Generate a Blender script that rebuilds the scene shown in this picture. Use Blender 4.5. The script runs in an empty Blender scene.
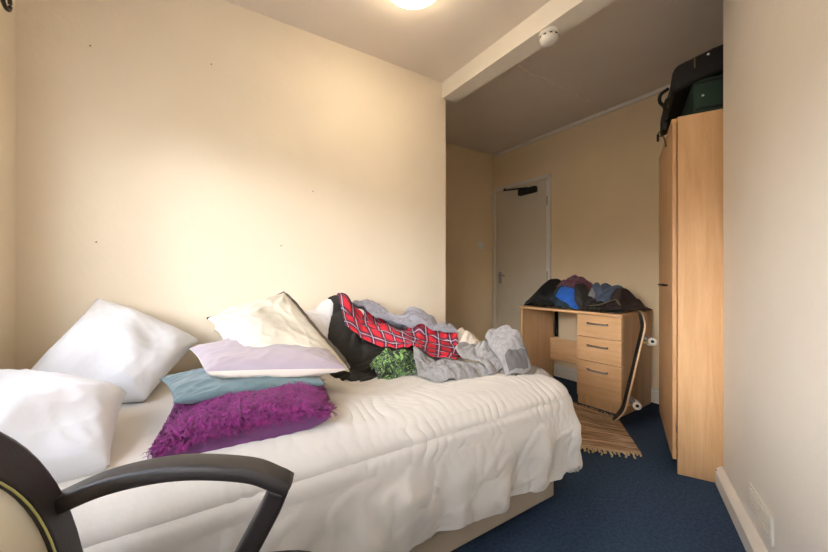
import bpy, bmesh, math, random
import numpy as np
from mathutils import Vector, Matrix
C = bpy.context.scene
COL = C.collection
PI = math.pi
rng = np.random.RandomState(7)
random.seed(7)

# ------------------------------------------------------------------ materials
def lin(c):
    return tuple(((x/255)/12.92 if x/255 <= .04045 else ((x/255+.055)/1.055)**2.4) for x in c)

def mat(name, col, rough=.8, noise=0.0, nscale=8, bump=0.0, bscale=60, col2=None, metal=0, sheen=0, spec=.5, stretch=None, trans=0):
    m = bpy.data.materials.new(name); m.use_nodes = True
    nt = m.node_tree; b = nt.nodes['Principled BSDF']
    c = lin(col)
    b.inputs['Base Color'].default_value = (*c, 1)
    b.inputs['Roughness'].default_value = rough
    b.inputs['Metallic'].default_value = metal
    b.inputs['Specular IOR Level'].default_value = spec
    if sheen:
        b.inputs['Sheen Weight'].default_value = sheen
        b.inputs['Sheen Roughness'].default_value = .6
    tc = nt.nodes.new('ShaderNodeTexCoord')
    mp = nt.nodes.new('ShaderNodeMapping')
    nt.links.new(tc.outputs['Object'], mp.inputs[0])
    if stretch: mp.inputs['Scale'].default_value = stretch
    if noise or col2:
        n = nt.nodes.new('ShaderNodeTexNoise'); n.inputs['Scale'].default_value = nscale
        n.inputs['Detail'].default_value = 5
        nt.links.new(mp.outputs[0], n.inputs['Vector'])
        r = nt.nodes.new('ShaderNodeValToRGB')
        c2 = lin(col2) if col2 else tuple(x*(1-noise) for x in c)
        r.color_ramp.elements[0].position = .35; r.color_ramp.elements[1].position = .65
        r.color_ramp.elements[0].color = (*c2, 1); r.color_ramp.elements[1].color = (*c, 1)
        nt.links.new(n.outputs['Fac'], r.inputs[0]); nt.links.new(r.outputs[0], b.inputs['Base Color'])
    if bump:
        n2 = nt.nodes.new('ShaderNodeTexNoise'); n2.inputs['Scale'].default_value = bscale
        n2.inputs['Detail'].default_value = 4
        nt.links.new(mp.outputs[0], n2.inputs['Vector'])
        bp = nt.nodes.new('ShaderNodeBump'); bp.inputs['Strength'].default_value = bump
        bp.inputs['Distance'].default_value = .004
        nt.links.new(n2.outputs['Fac'], bp.inputs['Height']); nt.links.new(bp.outputs[0], b.inputs['Normal'])
    return m

M = {}
M['wall'] = mat('cream_paint', (239, 225, 202), .55, noise=.035, nscale=3, bump=.25, bscale=45, spec=.35)
M['wall_right'] = mat('pale_paint', (236, 227, 214), .55, noise=.035, nscale=3, bump=.3, bscale=40, spec=.35)
M['wall_far'] = mat('warm_cream_tint', (240, 216, 176), .6, noise=.035, nscale=3, bump=.25, bscale=45, spec=.3)  # far and alcove walls, tinted warmer than the bed wall
M['ceil'] = mat('ceiling_paint', (236, 224, 210), .8, noise=.03, nscale=3, bump=.2, bscale=50)
M['gloss_white'] = mat('white_gloss', (238, 230, 216), .35, noise=.03, nscale=6)
M['door_paint'] = mat('door_paint', (222, 210, 188), .4, noise=.03, nscale=4)
M['plastic_white'] = mat('white_plastic', (240, 236, 228), .35)
M['carpet'] = mat('navy_carpet', (50, 74, 104), .95, col2=(34, 54, 80), nscale=70, bump=1.0, bscale=220)
def wood(name, ca, cb, stretch):
    m = bpy.data.materials.new(name); m.use_nodes = True
    nt = m.node_tree; b = nt.nodes['Principled BSDF']; b.inputs['Roughness'].default_value = .42
    tc = nt.nodes.new('ShaderNodeTexCoord'); mp = nt.nodes.new('ShaderNodeMapping')
    mp.inputs['Scale'].default_value = stretch
    nt.links.new(tc.outputs['Object'], mp.inputs[0])
    n = nt.nodes.new('ShaderNodeTexNoise'); n.inputs['Scale'].default_value = 5; n.inputs['Detail'].default_value = 8; n.inputs['Distortion'].default_value = .6
    n2 = nt.nodes.new('ShaderNodeTexNoise'); n2.inputs['Scale'].default_value = 40; n2.inputs['Detail'].default_value = 3
    nt.links.new(mp.outputs[0], n.inputs['Vector']); nt.links.new(mp.outputs[0], n2.inputs['Vector'])
    mx = nt.nodes.new('ShaderNodeMath'); mx.operation = 'ADD'
    ml = nt.nodes.new('ShaderNodeMath'); ml.operation = 'MULTIPLY'; ml.inputs[1].default_value = .35
    nt.links.new(n2.outputs['Fac'], ml.inputs[0]); nt.links.new(n.outputs['Fac'], mx.inputs[0]); nt.links.new(ml.outputs[0], mx.inputs[1])
    r = nt.nodes.new('ShaderNodeValToRGB')
    r.color_ramp.elements[0].position = .45; r.color_ramp.elements[1].position = .9
    r.color_ramp.elements[0].color = (*lin(ca), 1); r.color_ramp.elements[1].color = (*lin(cb), 1)
    nt.links.new(mx.outputs[0], r.inputs[0]); nt.links.new(r.outputs[0], b.inputs['Base Color'])
    return m
M['beech'] = wood('beech_veneer', (205, 158, 108), (224, 182, 134), (6, 6, .45))
M['beech_door'] = wood('beech_door_veneer', (190, 145, 98), (212, 168, 120), (6, 6, .45))
M['beech_top'] = wood('beech_desktop', (208, 160, 110), (226, 184, 136), (6, .45, 6))
M['chrome'] = mat('brushed_metal', (170, 168, 165), .3, metal=1)
M['dark_metal'] = mat('dark_metal', (70, 66, 62), .35, metal=.9)
M['black_plastic'] = mat('black_plastic', (44, 40, 40), .42, bump=.15, bscale=400)
M['black_rubber'] = mat('black_rubber', (20, 20, 20), .7)
M['duvet'] = mat('white_duvet_cotton', (222, 216, 208), .85, noise=.03, nscale=5, bump=.12, bscale=90, sheen=.2)
M['mattress'] = mat('white_mattress', (225, 222, 216), .9)
M['divan'] = mat('cream_divan_fabric', (196, 180, 158), .85, noise=.06, nscale=6, bump=.3, bscale=500)
M['pillow'] = mat('white_pillow_cotton', (228, 229, 234), .85, bump=.1, bscale=80, sheen=.2)
M['teal'] = mat('teal_cushion', (94, 118, 122), .9, col2=(78, 104, 112), nscale=14, bump=.4, bscale=300, sheen=.3)
M['lilac'] = mat('lilac_satin', (164, 150, 160), .5, noise=.06, nscale=7, sheen=.3)
M['cream_sat'] = mat('cream_satin', (232, 218, 206), .5, noise=.05, nscale=7, sheen=.2)
M['cream_cush'] = mat('cream_cushion', (212, 205, 186), .75, noise=.05, nscale=9, bump=.3, bscale=350, sheen=.2)
M['darkcush'] = mat('dark_taupe_cushion', (84, 76, 68), .85, noise=.1, nscale=9, sheen=.2)
M['piping'] = mat('black_piping', (40, 38, 36), .7)
M['purple'] = mat('purple_shag', (146, 28, 122), .7, col2=(98, 14, 84), nscale=60, sheen=.1)
M['purple_plain'] = mat('purple_satin', (104, 38, 104), .55, noise=.12, nscale=10, sheen=.3)
M['c_white'] = mat('white_jersey', (232, 228, 226), .9, noise=.05, nscale=12, bump=.4, bscale=250)
M['c_black'] = mat('black_cotton', (38, 35, 32), .9, noise=.2, nscale=10, bump=.4, bscale=250)
M['c_grey'] = mat('grey_marl', (136, 134, 140), .95, col2=(116, 114, 122), nscale=60, bump=.4, bscale=300, sheen=.2)
M['c_grey2'] = mat('light_grey_jersey', (152, 148, 146), .95, col2=(130, 127, 127), nscale=60, bump=.4, bscale=300, sheen=.2)
M['c_greyd'] = mat('charcoal_rib', (92, 88, 88), .95, bump=.5, bscale=300)
M['c_grey3'] = mat('grey_taupe_knit', (150, 142, 132), .95, col2=(120, 112, 104), nscale=50, bump=.4, bscale=300)
M['c_cream'] = mat('cream_denim', (220, 208, 192), .9, noise=.08, nscale=20, bump=.4, bscale=300)
M['c_blue'] = mat('pale_blue_denim', (104, 128, 150), .9, noise=.2, nscale=20, bump=.4, bscale=300)
M['c_navy'] = mat('dark_teal_cotton', (36, 52, 64), .9, noise=.2, nscale=20, bump=.4, bscale=300)
M['c_royal'] = mat('royal_blue_cotton', (36, 100, 196), .8, noise=.15, nscale=20, bump=.4, bscale=300)
M['c_burg'] = mat('burgundy_fleece', (92, 36, 56), .95, noise=.2, nscale=20, bump=.4, bscale=300, sheen=.2)
M['c_slate'] = mat('slate_denim', (78, 90, 112), .9, noise=.15, nscale=20, bump=.4, bscale=300)
M['c_brown'] = mat('dark_brown_cotton', (46, 34, 32), .9, noise=.2, nscale=20, bump=.4, bscale=300)
M['c_black2'] = mat('soft_black_wool', (24, 24, 24), .95, noise=.2, nscale=10, bump=.4, bscale=250)
M['olive'] = mat('olive_webbing', (110, 98, 74), .9)
M['case_black'] = mat('black_nylon', (22, 21, 22), .75, noise=.2, nscale=20, bump=.5, bscale=400)
M['case_green'] = mat('green_nylon', (22, 52, 42), .7, noise=.15, nscale=20, bump=.5, bscale=400)
M['grip'] = mat('grip_tape', (24, 23, 23), .95, bump=.6, bscale=800)
M['maple'] = mat('maple_ply', (206, 178, 140), .6)
M['wheel'] = mat('white_urethane', (226, 222, 210), .45)
M['brass'] = mat('brass_screw', (200, 176, 110), .35, metal=.8)
M['tag'] = mat('white_tag', (240, 240, 240), .8)
M['glow_cream'] = mat('cream_mesh_fabric', (222, 208, 180), .9, bump=.3, bscale=500)
_m = M['glow_cream']; _nt = _m.node_tree; _t = _nt.nodes.new('ShaderNodeBsdfTranslucent'); _t.inputs[0].default_value = (.80, .72, .58, 1)
_x = _nt.nodes.new('ShaderNodeMixShader'); _x.inputs[0].default_value = .75; _nt.links.new(_nt.nodes['Principled BSDF'].outputs[0], _x.inputs[1]); _nt.links.new(_t.outputs[0], _x.inputs[2]); _nt.links.new(_x.outputs[0], _nt.nodes['Material Output'].inputs[0])
M['lime'] = mat('lime_edge_trim', (196, 196, 120), .7)
def glass_mat():
    m = bpy.data.materials.new('window_glass'); m.use_nodes = True
    b = m.node_tree.nodes['Principled BSDF']
    b.inputs['Transmission Weight'].default_value = 1; b.inputs['Roughness'].default_value = 0; b.inputs['IOR'].default_value = 1.02
    return m
M['glass'] = glass_mat()
def emis(name, col, s):
    m = bpy.data.materials.new(name); m.use_nodes = True
    b = m.node_tree.nodes['Principled BSDF']
    b.inputs['Base Color'].default_value = (1, 1, 1, 1)
    b.inputs['Emission Color'].default_value = (*col, 1); b.inputs['Emission Strength'].default_value = s
    return m
M['lamp'] = emis('lamp_diffuser', (1, .82, .58), 24)

def tartan_mat():
    m = bpy.data.materials.new('red_tartan'); m.use_nodes = True
    nt = m.node_tree; b = nt.nodes['Principled BSDF']; b.inputs['Roughness'].default_value = .9
    uv = nt.nodes.new('ShaderNodeUVMap'); sx = nt.nodes.new('ShaderNodeSeparateXYZ')
    nt.links.new(uv.outputs[0], sx.inputs[0])
    def band(out, per, off, w):
        a = nt.nodes.new('ShaderNodeMath'); a.operation = 'MULTIPLY_ADD'; a.inputs[1].default_value = 1/per; a.inputs[2].default_value = off
        nt.links.new(out, a.inputs[0])
        f = nt.nodes.new('ShaderNodeMath'); f.operation = 'FRACT'; nt.links.new(a.outputs[0], f.inputs[0])
        l = nt.nodes.new('ShaderNodeMath'); l.operation = 'LESS_THAN'; l.inputs[1].default_value = w
        nt.links.new(f.outputs[0], l.inputs[0]); return l.outputs[0]
    def mix(f, a, bcol, s):
        k = nt.nodes.new('ShaderNodeMath'); k.operation = 'MULTIPLY'; k.inputs[1].default_value = s; nt.links.new(f, k.inputs[0])
        x = nt.nodes.new('ShaderNodeMixRGB'); nt.links.new(k.outputs[0], x.inputs[0])
        if isinstance(a, tuple): x.inputs[1].default_value = (*a, 1)
        else: nt.links.new(a, x.inputs[1])
        x.inputs[2].default_value = (*bcol, 1); return x.outputs[0]
    P = .075
    c = mix(band(sx.outputs[0], P, 0, .42), lin((186, 22, 38)), lin((24, 28, 52)), .75)
    c = mix(band(sx.outputs[1], P, .1, .42), c, lin((24, 28, 52)), .75)
    c = mix(band(sx.outputs[0], P, .80, .07), c, lin((190, 190, 200)), .7)
    c = mix(band(sx.outputs[1], P, .90, .07), c, lin((190, 190, 200)), .7)
    nt.links.new(c, b.inputs['Base Color'])
    return m
M['tartan'] = tartan_mat()
def ramp_mat(name, stops, scale, dist=1.5):
    m = bpy.data.materials.new(name); m.use_nodes = True
    nt = m.node_tree; b = nt.nodes['Principled BSDF']; b.inputs['Roughness'].default_value = .85
    tc = nt.nodes.new('ShaderNodeTexCoord'); n = nt.nodes.new('ShaderNodeTexNoise')
    n.inputs['Scale'].default_value = scale; n.inputs['Distortion'].default_value = dist; n.inputs['Detail'].default_value = 2
    nt.links.new(tc.outputs['Object'], n.inputs['Vector'])
    r = nt.nodes.new('ShaderNodeValToRGB'); r.color_ramp.interpolation = 'CONSTANT'
    r.color_ramp.elements[0].position = stops[0][0]; r.color_ramp.elements[0].color = (*lin(stops[0][1]), 1)
    r.color_ramp.elements[1].position = stops[1][0]; r.color_ramp.elements[1].color = (*lin(stops[1][1]), 1)
    for p, c in stops[2:]:
        e = r.color_ramp.elements.new(p); e.color = (*lin(c), 1)
    nt.links.new(n.outputs['Fac'], r.inputs[0]); nt.links.new(r.outputs[0], b.inputs['Base Color'])
    return m
M['green'] = ramp_mat('green_print', [(0, (26, 30, 26)), (.40, (52, 74, 46)), (.48, (122, 160, 88)), (.52, (40, 46, 38)), (.58, (104, 140, 78)), (.61, (30, 36, 30)), (.68, (150, 154, 148))], 20)
def rug_mat():
    m = bpy.data.materials.new('rag_rug_weave'); m.use_nodes = True
    nt = m.node_tree; b = nt.nodes['Principled BSDF']; b.inputs['Roughness'].default_value = 1
    uv = nt.nodes.new('ShaderNodeUVMap'); mp = nt.nodes.new('ShaderNodeMapping'); mp.inputs['Scale'].default_value = (.35, 9, 1)
    nt.links.new(uv.outputs[0], mp.inputs[0])
    n = nt.nodes.new('ShaderNodeTexNoise'); n.inputs['Scale'].default_value = 1.6; n.inputs['Detail'].default_value = 3; n.inputs['Roughness'].default_value = .75
    nt.links.new(mp.outputs[0], n.inputs['Vector'])
    r = nt.nodes.new('ShaderNodeValToRGB'); els = [(.37, (44, 34, 32)), (.42, (200, 164, 130)), (.47, (226, 200, 168)), (.50, (104, 70, 54)), (.53, (206, 170, 136)), (.57, (48, 38, 36)), (.61, (214, 186, 152))]
    r.color_ramp.elements[0].position = els[0][0]; r.color_ramp.elements[0].color = (*lin(els[0][1]), 1)
    r.color_ramp.elements[1].position = els[1][0]; r.color_ramp.elements[1].color = (*lin(els[1][1]), 1)
    for p, c in els[2:]:
        e = r.color_ramp.elements.new(p); e.color = (*lin(c), 1)
    nt.links.new(n.outputs['Fac'], r.inputs[0]); nt.links.new(r.outputs[0], b.inputs['Base Color'])
    n2 = nt.nodes.new('ShaderNodeTexNoise'); n2.inputs['Scale'].default_value = 60; nt.links.new(uv.outputs[0], n2.inputs['Vector'])
    bp = nt.nodes.new('ShaderNodeBump'); bp.inputs['Strength'].default_value = .6; bp.inputs['Distance'].default_value = .01
    nt.links.new(n2.outputs['Fac'], bp.inputs['Height']); nt.links.new(bp.outputs[0], b.inputs['Normal'])
    return m
M['rug'] = rug_mat()
M['fringe'] = mat('cotton_fringe', (206, 184, 150), .95)
M['fringe_dark'] = ramp_mat('mixed_fringe', [(0, (60, 48, 42)), (.48, (190, 168, 136)), (.6, (110, 86, 68))], 20)

# ------------------------------------------------------------------ helpers
def tag(o, label, cat, group=None):
    o['label'] = label; o['category'] = cat
    if group: o['group'] = group
    return o
def thing(name, label, cat, loc=(0, 0, 0), rotz=0, group=None):
    o = bpy.data.objects.new(name, None); COL.objects.link(o)
    o.location = loc; o.rotation_euler = (0, 0, rotz); o.empty_display_size = .05
    return tag(o, label, cat, group)
def obj(name, bm, m, parent=None, smooth=False, bevel=0, loc=None, sub=0, solid=0, off=0, seg=2):
    me = bpy.data.meshes.new(name)
    if isinstance(bm, bmesh.types.BMesh):
        bmesh.ops.recalc_face_normals(bm, faces=bm.faces[:])
        bm.to_mesh(me); bm.free()
    else:
        me.from_pydata(bm[0], [], bm[1]); me.update()
    o = bpy.data.objects.new(name, me); COL.objects.link(o)
    for x in (m if isinstance(m, (list, tuple)) else [m]): me.materials.append(x)
    if smooth:
        for p in me.polygons: p.use_smooth = True
    if parent: o.parent = parent
    if loc: o.location = loc
    if solid:
        s = o.modifiers.new('solid', 'SOLIDIFY'); s.thickness = solid; s.offset = off
    if bevel:
        b = o.modifiers.new('bevel', 'BEVEL'); b.width = bevel; b.segments = seg; b.limit_method = 'ANGLE'; b.angle_limit = .6
        for p in me.polygons: p.use_smooth = True
        w = o.modifiers.new('wn', 'WEIGHTED_NORMAL'); w.keep_sharp = True
    if sub:
        s = o.modifiers.new('sub', 'SUBSURF'); s.levels = sub; s.render_levels = sub
    return o
def struct(name, bm, m, parent=None, **k):
    o = obj(name, bm, m, parent, **k)
    if not parent: o['kind'] = 'structure'
    return o
def box(x0, x1, y0, y1, z0, z1, bm=None, mtx=None):
    bm = bm or bmesh.new()
    r = bmesh.ops.create_cube(bm, size=1)
    for v in r['verts']:
        v.co = Vector(((x0+x1)/2+v.co.x*(x1-x0), (y0+y1)/2+v.co.y*(y1-y0), (z0+z1)/2+v.co.z*(z1-z0)))
        if mtx: v.co = mtx @ v.co
    return bm
def cyl(p0, p1, r0, r1=None, seg=20, bm=None):
    bm = bm or bmesh.new(); r1 = r0 if r1 is None else r1
    p0 = Vector(p0); p1 = Vector(p1); d = p1-p0
    q = d.to_track_quat('Z', 'Y').to_matrix().to_4x4()
    bmesh.ops.create_cone(bm, cap_ends=True, segments=seg, radius1=r0, radius2=r1, depth=d.length, matrix=Matrix.Translation((p0+p1)/2) @ q)
    return bm
def tube(pts, r, seg=8, bm=None, closed=False, flat=1.0, upv=None):
    """swept tube; r scalar or list; flat squashes one axis"""
    bm = bm or bmesh.new(); pts = [Vector(p) for p in pts]; n = len(pts); rings = []
    up = Vector(upv) if upv else Vector((0, 0, 1))
    for i, p in enumerate(pts):
        a = pts[(i-1) % n] if (closed or i > 0) else p
        b = pts[(i+1) % n] if (closed or i < n-1) else p
        t = (b-a).normalized(); s = t.cross(up)
        if s.length < 1e-3: s = t.cross(Vector((1, 0, 0)))
        s.normalize(); w = s.cross(t).normalized()
        rr = r[i] if isinstance(r, (list, tuple)) else r
        rings.append([bm.verts.new(p+s*math.cos(2*PI*k/seg)*rr+w*math.sin(2*PI*k/seg)*rr*flat) for k in range(seg)])
    for i in range(n if closed else n-1):
        A = rings[i]; B = rings[(i+1) % n]
        for k in range(seg): bm.faces.new((A[k], A[(k+1) % seg], B[(k+1) % seg], B[k]))
    if not closed:
        bm.faces.new(rings[0][::-1]); bm.faces.new(rings[-1])
    return bm
def spline(cps, n=8):
    cps = [Vector(c) for c in cps]; P = [cps[0]*2-cps[1]]+cps+[cps[-1]*2-cps[-2]]; out = []
    for i in range(1, len(P)-2):
        for k in range(n):
            t = k/n
            out.append(.5*((2*P[i])+(P[i+1]-P[i-1])*t+(2*P[i-1]-5*P[i]+4*P[i+1]-P[i+2])*t*t+(3*P[i]-P[i-1]-3*P[i+1]+P[i+2])*t**3))
    out.append(cps[-1]); return out
def lathe(prof, seg=32, bm=None, mtx=None):
    bm = bm or bmesh.new(); rings = []
    for r, z in prof:
        ring = []
        for k in range(seg):
            v = Vector((r*math.cos(2*PI*k/seg), r*math.sin(2*PI*k/seg), z))
            ring.append(bm.verts.new(mtx @ v if mtx else v))
        rings.append(ring)
    for A, B in zip(rings, rings[1:]):
        for k in range(seg): bm.faces.new((A[k], A[(k+1) % seg], B[(k+1) % seg], B[k]))
    bm.faces.new(rings[0][::-1]); bm.faces.new(rings[-1]); return bm
def prism(poly, z0, z1, bm=None):
    bm = bm or bmesh.new()
    a = [bm.verts.new((x, y, z0)) for x, y in poly]; b = [bm.verts.new((x, y, z1)) for x, y in poly]
    bm.faces.new(a[::-1]); bm.faces.new(b)
    for i in range(len(poly)): j = (i+1) % len(poly); bm.faces.new((a[i], a[j], b[j], b[i]))
    return bm
def grid_obj(name, P, m, parent=None, uv=None, org=None, **k):
    """P: (n,m,3) numpy grid -> mesh with a uv layer"""
    n, mm = P.shape[:2]; org = np.array(org if org is not None else (0, 0, 0))
    V = (P-org).reshape(-1, 3).tolist()
    F = [(i*mm+j, (i+1)*mm+j, (i+1)*mm+j+1, i*mm+j+1) for i in range(n-1) for j in range(mm-1)]
    o = obj(name, (V, F), m, parent, smooth=True, **k)
    if uv is not None:
        L = o.data.uv_layers.new(name='UVMap'); U = uv.reshape(-1, 2)
        for lp in o.data.loops: L.data[lp.index].uv = U[lp.vertex_index]
    return o

# smooth pseudo random field: sum of random plane waves
class Field:
    def __init__(s, seed, f0, f1, n=14, aniso=None):
        r = np.random.RandomState(seed); s.w = []
        for i in range(n):
            f = math.exp(r.uniform(math.log(f0), math.log(f1))); a = r.uniform(0, 2*PI) if aniso is None else aniso+r.normal()*.35
            s.w.append((f*math.cos(a)*2*PI, f*math.sin(a)*2*PI, r.uniform(0, 2*PI), (f0/f)**.8))
        s.norm = math.sqrt(sum(w[3]**2 for w in s.w)/2)
    def __call__(s, x, y):
        return sum(w[3]*np.sin(w[0]*x+w[1]*y+w[2]) for w in s.w)/s.norm
def ridged(F, x, y): return 1-np.abs(np.tanh(F(x, y)*1.5))

# ------------------------------------------------------------------ room shell
VW = 2.06; UL = -.585; UE = 1.61; VR = 3.18; UF = 3.26; HC = 2.48; HR = 2.585
AD = (.895, .446); AN = (.446, -.895)          # direction of the diagonal wall, outward normal
def dn(d, n): return (AD[0]*d+AN[0]*n, AD[1]*d+AN[1]*n)
struct('floor', box(-.9, 3.5, -1.5, 3.4, -.1, 0), M['carpet'])
b = box(-.9, UE, -1.5, 3.4, HC, HC+.22); box(UE-.01, 3.5, -1.5, 3.4, HR, HR+.12, bm=b)
struct('ceiling', b, M['ceil'])
struct('trim_1', box(UE-.03, UE+.10, -.6, VW+.002, 2.362, 2.60), M['gloss_white'], bevel=.003)
wl = struct('wall_left', box(UL-.15, UE, VW, VR+.15, 0, 2.62), M['wall'])
for u, z in ((-.36, 2.06), (.10, 2.13), (-.34, 1.20), (.44, 1.22), (.62, 1.55)):
    obj('nail_hole', cyl((u, VW-.0012, z), (u, VW+.001, z), .0032, seg=8), M['darkcush'], wl)
struct('wall_alcove', box(UE-.1, UF+.2, VR, VR+.15, 0, 2.68), M['wall_far'])
struct('wall_far', box(UF, UF+.15, -.2, VR+.1, 0, 2.68), M['wall_far'])
# window wall with an opening
W0, W1, Z0, Z1 = -.35, 1.55, .88, 1.93
b = box(UL-.15, UL, -1.2, W0, 0, 2.6); box(UL-.15, UL, W1, VW+.05, 0, 2.6, bm=b)
box(UL-.15, UL, W0, W1, 0, Z0, bm=b); box(UL-.15, UL, W0, W1, Z1, 2.6, bm=b)
struct('wall_window', b, M['wall'])
win = obj('window_1', box(UL-.12, UL-.07, W0, W1, Z0, Z0+.05), M['gloss_white']); win['kind'] = 'structure'
b = box(UL-.12, UL-.07, W0, W1, Z1-.05, Z1); box(UL-.12, UL-.07, W0, W0+.05, Z0, Z1, bm=b); box(UL-.12, UL-.07, W1-.05, W1, Z0, Z1, bm=b)
obj('window_frame', b, M['gloss_white'], win)
obj('window_mullion', box(UL-.115, UL-.075, .53, .57, Z0+.05, Z1-.05), M['gloss_white'], win)
obj('window_pane', box(UL-.098, UL-.094, W0+.05, .53, Z0+.05, Z1-.05), M['glass'], win)
obj('window_pane', box(UL-.098, UL-.094, .57, W1-.05, Z0+.05, Z1-.05), M['glass'], win)
obj('window_sill', box(UL-.07, UL+.05, W0-.04, W1+.04, Z0-.025, Z0), M['gloss_white'], win)
# diagonal wall and wardrobe recess
NW = .437; DE = 2.288
def dbox(d0, d1, n0, n1, z0, z1, bm=None):
    return prism([dn(d0, n0), dn(d1, n0), dn(d1, n1), dn(d0, n1)], z0, z1, bm)
wr = dbox(-1.3, DE, NW, NW+.14, 0, 2.62); dbox(DE-.14, DE, NW+.1, .86, 0, 2.62, bm=wr)
struct('wall_right', wr, M['wall_right'])
struct('wall_recess', dbox(DE-.14, 3.75, .85, .97, 0, 2.68), M['wall_right'])
# skirtings
def skirting(name, p0, p1, nrm, h=.095, t=.02):
    """profiled skirting running from p0 to p1, nrm points into the room"""
    prof = [(0, 0), (t, 0), (t, h*.66), (t*.7, h*.72), (t*.7, h*.80), (t*.9, h*.84), (t*.55, h*.93), (t*.2, h), (0, h)]
    bm = bmesh.new(); A = [bm.verts.new((p0[0]+nrm[0]*a, p0[1]+nrm[1]*a, z)) for a, z in prof]
    B = [bm.verts.new((p1[0]+nrm[0]*a, p1[1]+nrm[1]*a, z)) for a, z in prof]
    for i in range(len(prof)-1): bm.faces.new((A[i], A[i+1], B[i+1], B[i]))
    bm.faces.new(A); bm.faces.new(B[::-1]); bm.faces.new((A[0], B[0], B[-1], A[-1]))
    return struct(name, bm, M['gloss_white'])
skirting('baseboard_right', dn(-1.0, NW), dn(DE+.012, NW), (-AN[0], -AN[1]), t=.028)
skirting('baseboard_far', (UF, .75), (UF, 2.30), (-1, 0), h=.12)
skirting('baseboard_alcove', (UE, VR), (UF, VR), (0, -1), h=.12)
skirting('baseboard_left', (UL, VW), (UE, VW), (0, -1), h=.12)
skirting('baseboard_window', (UL, -.6), (UL, VW), (1, 0), h=.12)
# pipe trunking along the far wall, taped joint across the recess ceiling
struct('trim_2', box(UF-.028, UF, .7, VR-.005, HR-.034, HR-.002), M['gloss_white'], bevel=.004)
b = bmesh.new()
pts = [(UE+.1+i*(UF-UE-.13)/20, 1.75+.008*math.sin(i*1.3), HR) for i in range(21)]
struct('trim_3', tube(pts, .02, 8, flat=.35), M['ceil'], smooth=True)

# door in the far wall
D0, D1, DH = 2.385, 3.115, 2.09
d = struct('door_1', box(UF-.012, UF+.001, D0, D1, .008, DH), M['door_paint'], bevel=.002)
ar = box(UF-.03, UF, D0-.045, D0-.012, 0, DH+.05); box(UF-.03, UF, D1+.012, D1+.055, 0, DH+.05, bm=ar); box(UF-.03, UF, D0-.045, D1+.055, DH+.01, DH+.055, bm=ar)
obj('door_frame', ar, M['gloss_white'], d, bevel=.004)
obj('lit_gap_strip', box(UF-.016, UF+.001, D0-.012, D0+.008, 0, DH+.005), M['plastic_white'], d)  # pale strip painted as the light showing through the hinge-side gap
for z in (1.86, 1.05, .25): obj('door_hinge', cyl((UF-.018, D0-.006, z-.05), (UF-.018, D0-.006, z+.05), .007, seg=10), M['dark_metal'], d, smooth=True)
for z in (1.62, 1.08): obj('door_groove', box(UF-.0125, UF-.0118, D0+.04, D1-.04, z, z+.004), M['cream_sat'], d)
hd = obj('door_handle', box(UF-.018, UF-.011, D1-.075, D1-.035, .96, 1.10), M['chrome'], d, bevel=.003)
obj('handle_lever', tube([(UF-.016, D1-.055, 1.06), (UF-.05, D1-.055, 1.06), (UF-.055, D1-.07, 1.06), (UF-.055, D1-.16, 1.055)], .008, 10), M['chrome'], hd, smooth=True)
dc = tag(obj('door_closer', box(UF-.068, UF-.0145, D0+.12, D0+.36, 1.975, 2.045), M['black_rubber'], bevel=.012), 'black overhead closer with folding arm fixed to top of white door', 'door closer')
obj('closer_arm', tube([(UF-.045, D0+.24, 2.045), (UF-.14, D0+.50, 2.056), (UF-.032, D0+.58, 2.105)], .010, 8), M['black_rubber'], dc, smooth=True)
obj('adjuster_cap', cyl((UF-.04, D0+.12, 2.012), (UF-.04, D0+.17, 2.012), .022, seg=16), M['black_rubber'], dc, smooth=True)

# light switch on the alcove wall
sw = tag(obj('light_switch', box(2.985, 3.07, VR-.010, VR-.0005, 1.385, 1.47), M['plastic_white'], bevel=.003), 'square white light switch plate on the wall left of the door', 'light switch')
obj('rocker', box(3.02, 3.036, VR-.014, VR-.009, 1.412, 1.442), M['plastic_white'], sw, bevel=.002)

# wall vent above the right skirting
def rw(d, n, z): x, y = dn(d, n); return Vector((x, y, z))
VD0, VD1 = 1.505, 1.80
vt = thing('wall_vent', 'white plastic louvred air vent low on the right wall above the skirting', 'vent', (*dn(1.725, NW), .198))
T = Matrix(((AD[0], AN[0], 0), (AD[1], AN[1], 0), (0, 0, 1))).to_4x4()
def vbox(x0, x1, n0, n1, z0, z1, bm=None): return box(x0, x1, n0, n1, z0, z1, bm, T)
VX, VZ = .118, .048
fr = vbox(-VX, VX, -.008, -.0005, VZ-.012, VZ); vbox(-VX, VX, -.008, -.0005, -VZ, -VZ+.012, fr); vbox(-VX, -VX+.012, -.008, -.0005, -VZ, VZ, fr); vbox(VX-.012, VX, -.008, -.0005, -VZ, VZ, fr); vbox(-.006, .006, -.008, -.0005, -VZ, VZ, fr)
obj('vent_frame', fr, M['gloss_white'], vt, bevel=.002)
obj('vent_back', vbox(-VX+.01, VX-.01, -.0015, -.0006, -VZ+.01, VZ-.01), M['darkcush'], vt)
sl = bmesh.new()
for i in range(5):
    z = -VZ+.020+i*.014
    vbox(-VX+.01, VX-.01, -.011, -.002, z-.0028, z+.0028, sl)
obj('louvre_slats', sl, M['gloss_white'], vt, bevel=.001)

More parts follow.
